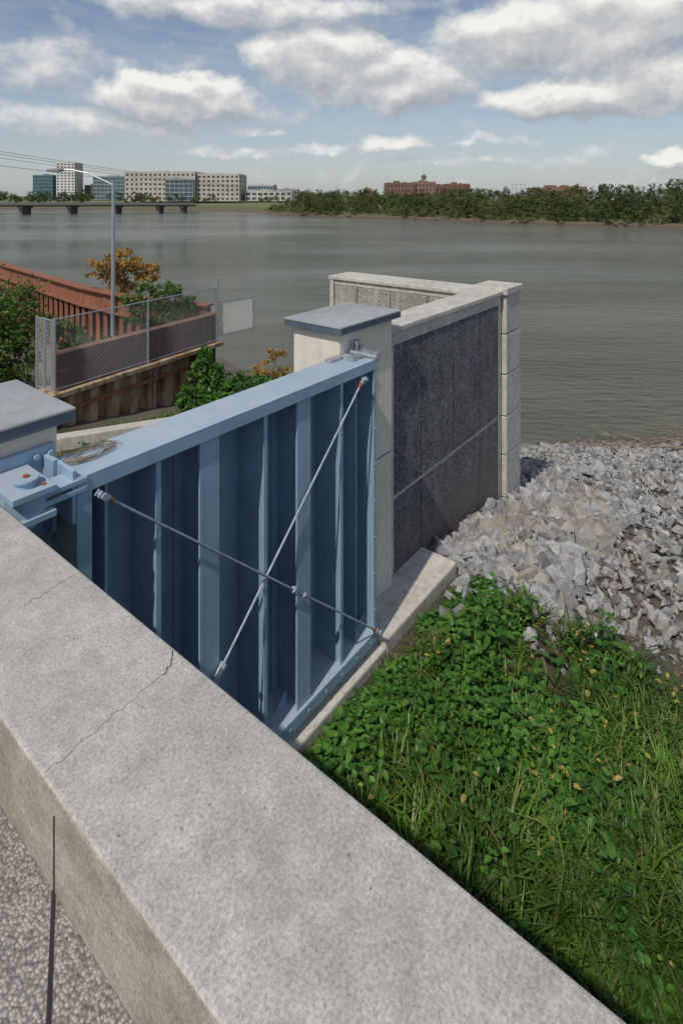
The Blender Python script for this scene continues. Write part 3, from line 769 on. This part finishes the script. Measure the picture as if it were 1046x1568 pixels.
# ---------------------------------------------------------------- buildings
def facade_mats(wall,glass):
    return plain('wall_'+str(wall),wall,.85,0,.12,.3),plain('glass_'+str(glass),glass,.15,0,.3,.2)
def building(name,X0,X1,Y0,dep,z0,z1,floors,bays,wall,glass,rot=0,pier=.35,sp=.45):
    e=empty(name,rot,(X0,Y0,0)); w=X1-X0
    mw_,mg=facade_mats(wall,glass)
    mb=MB(); mb.box(.3,w-.3,.3,dep-.3,z0,z1-.3); mk('glazing',mb,mg,parent=e)
    mb=MB(); fh=(z1-z0)/floors; bw=w/bays
    for i in range(floors+1):
        zz=z0+i*fh; h=fh*sp/2
        lo=max(z0,zz-h); hi=min(z1+.6,zz+h) if i<floors else z1+.6
        mb.box(0.02,w-.02,0.02,.3,lo,hi); mb.box(0.02,w-.02,dep-.3,dep-.02,lo,hi)
        mb.box(.02,.3,.3,dep-.3,lo,hi); mb.box(w-.3,w-.02,.3,dep-.3,lo,hi)
    for j in range(bays+1):
        x=j*bw; ww=bw*pier/2
        mb.box(max(0,x-ww),min(w,x+ww),0,.295,z0,z1+.65)
    nb=max(2,int(dep/bw))
    for j in range(nb+1):
        y=j*dep/nb; ww=bw*pier/2
        for xa,xb in ((0,.295),(w-.295,w)): mb.box(xa,xb,max(.3,y-ww),min(dep-.3,y+ww),z0,z1+.65)
    mk('walls',mb,mw_,parent=e)
    mb=MB(); mb.box(.3,w-.3,.3,dep-.3,z1-.29,z1+.1)
    mb.box(w*.3,w*.5,dep*.3,dep*.6,z1+.1,z1+1.5); mb.box(w*.65,w*.72,dep*.3,dep*.5,z1+.1,z1+1.1)
    mk('roof',mb,mw_,parent=e)
    return e
tan=(.46,.43,.38)
building('glass_office_building',-236,-221,430,20,-3,15.5,7,6,(.14,.22,.24),(.05,.12,.14),pier=.12,sp=.25)
building('grey_office_building',-222,-212,440,20,-3,14.0,7,5,(.22,.19,.17),(.05,.06,.07))
building('white_tower_block',-217,-203,428,14,-3,25,13,5,(.62,.61,.58),(.12,.14,.16),sp=.5,pier=.45)
building('dark_brick_building',-201,-193,440,20,-3,8,5,4,(.15,.12,.11),(.05,.05,.06))
building('teal_glass_building',-190,-160,430,24,-3,14.5,6,10,(.22,.27,.29),(.08,.13,.15),pier=.12,sp=.3)
building('beige_office_building',-127,-86,330,30,-3,13.8,6,15,tan,(.07,.08,.09),pier=.5,sp=.55)
building('beige_office_building.001',-85.5,-60.5,333,26,-3,12.6,6,9,tan,(.08,.09,.10),pier=.45,sp=.5)
building('glazed_entrance_building',-103,-86.5,328.6,1.3,-2.9,9.5,5,6,(.30,.34,.36),(.07,.11,.14),pier=.1,sp=.2)
building('low_glass_building',-62,-45,372,20,-3,7.0,3,8,(.50,.52,.54),(.08,.14,.19),pier=.15,sp=.35)
building('low_white_building',-58,-30,340,15,-3,2.5,2,8,(.5,.48,.45),(.07,.08,.09))
building('low_grey_building',-41,-28,360,15,-3,3.8,2,5,(.30,.29,.29),(.07,.08,.09))
brick=(.20,.105,.08)
building('brick_apartment_building',21,34,260,18,-3,5.6,4,8,brick,(.09,.09,.10),pier=.55,sp=.5)
building('brick_apartment_building.001',34.3,44,262,18,-3,6.0,4,6,(.24,.14,.11),(.09,.09,.10),pier=.55,sp=.5)
building('brick_apartment_building.002',44.3,52,266,18,-3,4.3,3,5,(.17,.09,.075),(.09,.09,.10),pier=.55,sp=.5)
building('brick_apartment_building.003',52.3,63,275,18,-3,5.4,4,7,brick,(.09,.09,.10),pier=.5,sp=.5)
building('brick_warehouse',72,88,205,14,-3,2.5,2,9,(.22,.12,.095),(.09,.09,.10),pier=.5,sp=.5)
building('brick_warehouse.001',126,144,330,14,-3,4.9,3,7,(.22,.12,.095),(.09,.09,.10),pier=.5,sp=.5)
building('small_brick_house',11,15,280,8,-3,3.2,2,3,(.2,.1,.08),(.07,.07,.08))
wt=empty('rooftop_water_tank'); mb=MB(); cx_,cy_=39.5,270
for i,j in ((-1,-1),(1,-1),(1,1),(-1,1)): mb.cyl((cx_+i,cy_+j,5.5),(cx_+i*.8,cy_+j*.8,8.2),.12,n=6)
mb.cyl((cx_,cy_,8.2),(cx_,cy_,9.7),1.2,1.2,16); mb.cyl((cx_,cy_,9.7),(cx_,cy_,10.4),1.2,.1,16); mb.cyl((cx_,cy_,10.3),(cx_,cy_,11.6),.08,n=5)
mb.cyl((cx_,cy_,5.5),(cx_,cy_,8.3),.3,n=8)
mk('tank_and_legs',mb,plain('tank_steel',(.13,.12,.12)),parent=wt)
br=empty('road_bridge'); mb=MB()
Mc=plain('bridge_concrete',(.16,.15,.145),.9,0,.2,.5)
for (xa,ya,xb,yb) in ((-190,190,-62,242),):
    mb.bar((xa,ya,-2.9),(xb,yb,-3.6),9,.5); mb.bar((xa,ya-4.6,-2.4),(xb,yb-4.6,-3.1),.3,.5); mb.bar((xa,ya-2,-3.4),(xb,yb-2,-4.1),1,.6)
    for t in (.05,.17,.29,.41,.53,.65,.77,.89,.96):
        x=xa+(xb-xa)*t;y=ya+(yb-ya)*t; z=-3.3-.7*t
        mb.box(x-.5,x+.5,y-3.5,y+3,-9,z-.7); mb.box(x-.8,x+.8,y-4.2,y+4,z-.9,z-.3)
mk('deck_and_piers',mb,Mc,parent=br)
up=empty('power_line'); mb=MB()
poles=[(-34,40,4.3),(-13.4,200,1.1),(-3,230,.9),(10,260,.8)]
Mpole=plain('pole_wood',(.10,.085,.075),.9)
for X,Y,z in poles[1:]:
    mb.cyl((X,Y,-6),(X,Y,z+.6),.22,.16,n=8); mb.bar((X-1.6,Y,z+.1),(X+1.6,Y,z+.1),.2,.2)
for k,(dx,dz) in enumerate(((-1.2,0),(0,.45),(1.2,0),(0,-.9))):
    for (a,b) in zip(poles[:-1],poles[1:]):
        A=Vector(a)+Vector((dx,0,dz));B=Vector(b)+Vector((dx,0,dz)); pts=[A.lerp(B,t/12)+Vector((0,0,-.9*4*(t/12)*(1-t/12)*(A-B).length/165)) for t in range(13)]
        for p_,q_ in zip(pts[:-1],pts[1:]): mb.cyl(p_,q_,.013+p_.y*.00012,.013+q_.y*.00012,n=4,cap=False)
mk('poles_and_wires',mb,Mpole,parent=up)
sub=empty('transmission_frame'); mb=MB()
for x in (60,61.6,63.2,64.6): mb.cyl((x,198,-4),(x,198,4.6),.1,.06,n=5)
mb.cyl((59.5,198,4.0),(65,198,4.0),.06,n=5); mb.cyl((59.5,198,2.6),(65,198,2.6),.05,n=5)
mk('poles',mb,M_galv,parent=sub)
# ---------------------------------------------------------------- world
w=bpy.data.worlds.new("World"); scene.world=w; w.use_nodes=True; nt=w.node_tree
bg=nt.nodes['Background']; STR=.095; bg.inputs['Strength'].default_value=STR
EL=math.radians(52)
ts=Vector((-.369,-.664,0)).normalized()*math.cos(EL); ts.z=math.sin(EL)
sky=N(nt,'ShaderNodeTexSky',sky_type='NISHITA'); sky.sun_disc=False
sky.sun_elevation=EL; sky.sun_rotation=math.atan2(ts.x,ts.y); sky.air_density=1.0; sky.dust_density=1.0
gr=bpy.data.node_groups.new('cloud_density','ShaderNodeTree')
gr.interface.new_socket('Vector',in_out='INPUT',socket_type='NodeSocketVector')
gr.interface.new_socket('Density',in_out='OUTPUT',socket_type='NodeSocketFloat')
gi=gr.nodes.new('NodeGroupInput'); go=gr.nodes.new('NodeGroupOutput')
vec=gi.outputs[0]
sp=N(gr,'ShaderNodeSeparateXYZ'); gr.links.new(vec,sp.inputs[0])
warp=noise(gr,vec,9,5,.6); warp2=noise(gr,stretch(gr,vec,(1.3,1.1,1.7)),11,5,.6)
az=math_(gr,'ADD',math_(gr,'ARCTAN2',sp.outputs[0],sp.outputs[1]),math_(gr,'MULTIPLY',math_(gr,'SUBTRACT',warp,.5),.16))
el=math_(gr,'ADD',math_(gr,'ARCSINE',sp.outputs[2]),math_(gr,'MULTIPLY',math_(gr,'SUBTRACT',warp2,.5),.07))
ells=[(270,148,160,42,1.3),(490,85,140,62,1.2),(600,125,160,54,1.2),(880,45,240,68,1.2),(880,150,180,34,1.1),(990,120,130,50,1.2),(420,18,220,34,.8),(230,5,140,28,.6),
 (90,105,170,42,.42),(130,190,250,26,.5),(600,222,100,17,.7),(480,230,80,12,.5),(1040,238,60,16,1.),(760,215,90,12,.4),(740,245,240,12,.35),(400,200,60,11,.45),(700,95,90,50,.6),(350,235,120,12,.4)]
dens=None
for x,y,rx,ry,wt_ in ells:
    a=math.atan((x-523)/860); e_=math.atan((300-y)/860*math.cos(a))
    t1=math_(gr,'POWER',math_(gr,'ABSOLUTE',math_(gr,'MULTIPLY',math_(gr,'SUBTRACT',az,a),860/rx*1.05)),2)
    t2=math_(gr,'POWER',math_(gr,'ABSOLUTE',math_(gr,'MULTIPLY',math_(gr,'SUBTRACT',el,e_),860/ry)),2)
    k=math_(gr,'MULTIPLY',math_(gr,'SUBTRACT',1,math_(gr,'ADD',t1,t2)),wt_,clamp=True)
    dens=k if dens is None else math_(gr,'MAXIMUM',dens,k)
gen=noise(gr,stretch(gr,vec,(1,1,2.6)),3.2,6,.6)
gen=math_(gr,'MULTIPLY',math_(gr,'SUBTRACT',gen,.55),3.0,clamp=True)
hi=math_(gr,'MULTIPLY',math_(gr,'SUBTRACT',sp.outputs[2],.30),8,clamp=True)
back=math_(gr,'GREATER_THAN',0.3,sp.outputs[1])
dens=math_(gr,'MAXIMUM',dens,math_(gr,'MULTIPLY',gen,math_(gr,'MAXIMUM',hi,back)))
fb=noise(gr,stretch(gr,vec,(1,1,1.4)),12,8,.56)
dd=math_(gr,'ADD',dens,math_(gr,'MULTIPLY',math_(gr,'SUBTRACT',fb,.5),1.6))
gr.links.new(dd,go.inputs[0])
tc=N(nt,'ShaderNodeTexCoord'); dirv=tc.outputs['Generated']
def grp(v):
    n=N(nt,'ShaderNodeGroup'); n.node_tree=gr; nt.links.new(v,n.inputs[0]); return n.outputs[0]
add=N(nt,'ShaderNodeVectorMath',operation='ADD'); nt.links.new(dirv,add.inputs[0]); add.inputs[1].default_value=(-.010,0,.022)
d0=grp(dirv); d1=grp(add.outputs[0])
mask=ramp(nt,d0,[(.05,0),(.38,.6),(.75,1)])
shade=math_(nt,'ADD',math_(nt,'MULTIPLY',math_(nt,'SUBTRACT',d0,d1),.95),.48,clamp=True)
ccol=ramp(nt,shade,[(.0,(4.0,4.2,4.6)),(.45,(5.7,5.85,6.0)),(1,(9.4,9.2,8.8))])
sepd=N(nt,'ShaderNodeSeparateXYZ'); nt.links.new(dirv,sepd.inputs[0])
skyc=sky.outputs[0]
haze=ramp(nt,sepd.outputs[2],[(0,.55),(.25,.12),(1,0)])
skyc=mix(nt,haze,skyc,(4.8,5.35,5.95))
thin=ramp(nt,noise(nt,stretch(nt,dirv,(1,1,5)),4,6,.65),[(.42,0),(.72,.45)])
skyc=mix(nt,thin,skyc,(5.6,5.9,6.2))
fin=mix(nt,mask,skyc,ccol)
nt.links.new(fin,bg.inputs['Color'])
sl=bpy.data.lights.new('sun','SUN'); sl.energy=3.0; sl.angle=math.radians(.8); sl.color=(1,.93,.83)
so=bpy.data.objects.new('sun',sl); so.rotation_euler=ts.to_track_quat('Z','Y').to_euler(); scene.collection.objects.link(so)
cd=bpy.data.cameras.new('camera'); cam=bpy.data.objects.new('camera',cd); scene.collection.objects.link(cam)
cam.rotation_euler=(math.radians(90),0,0); cd.sensor_width=36; cd.lens=860/1568*36; cd.shift_y=-(784-300)/1568
cd.clip_start=.05; cd.clip_end=8000
scene.camera=cam
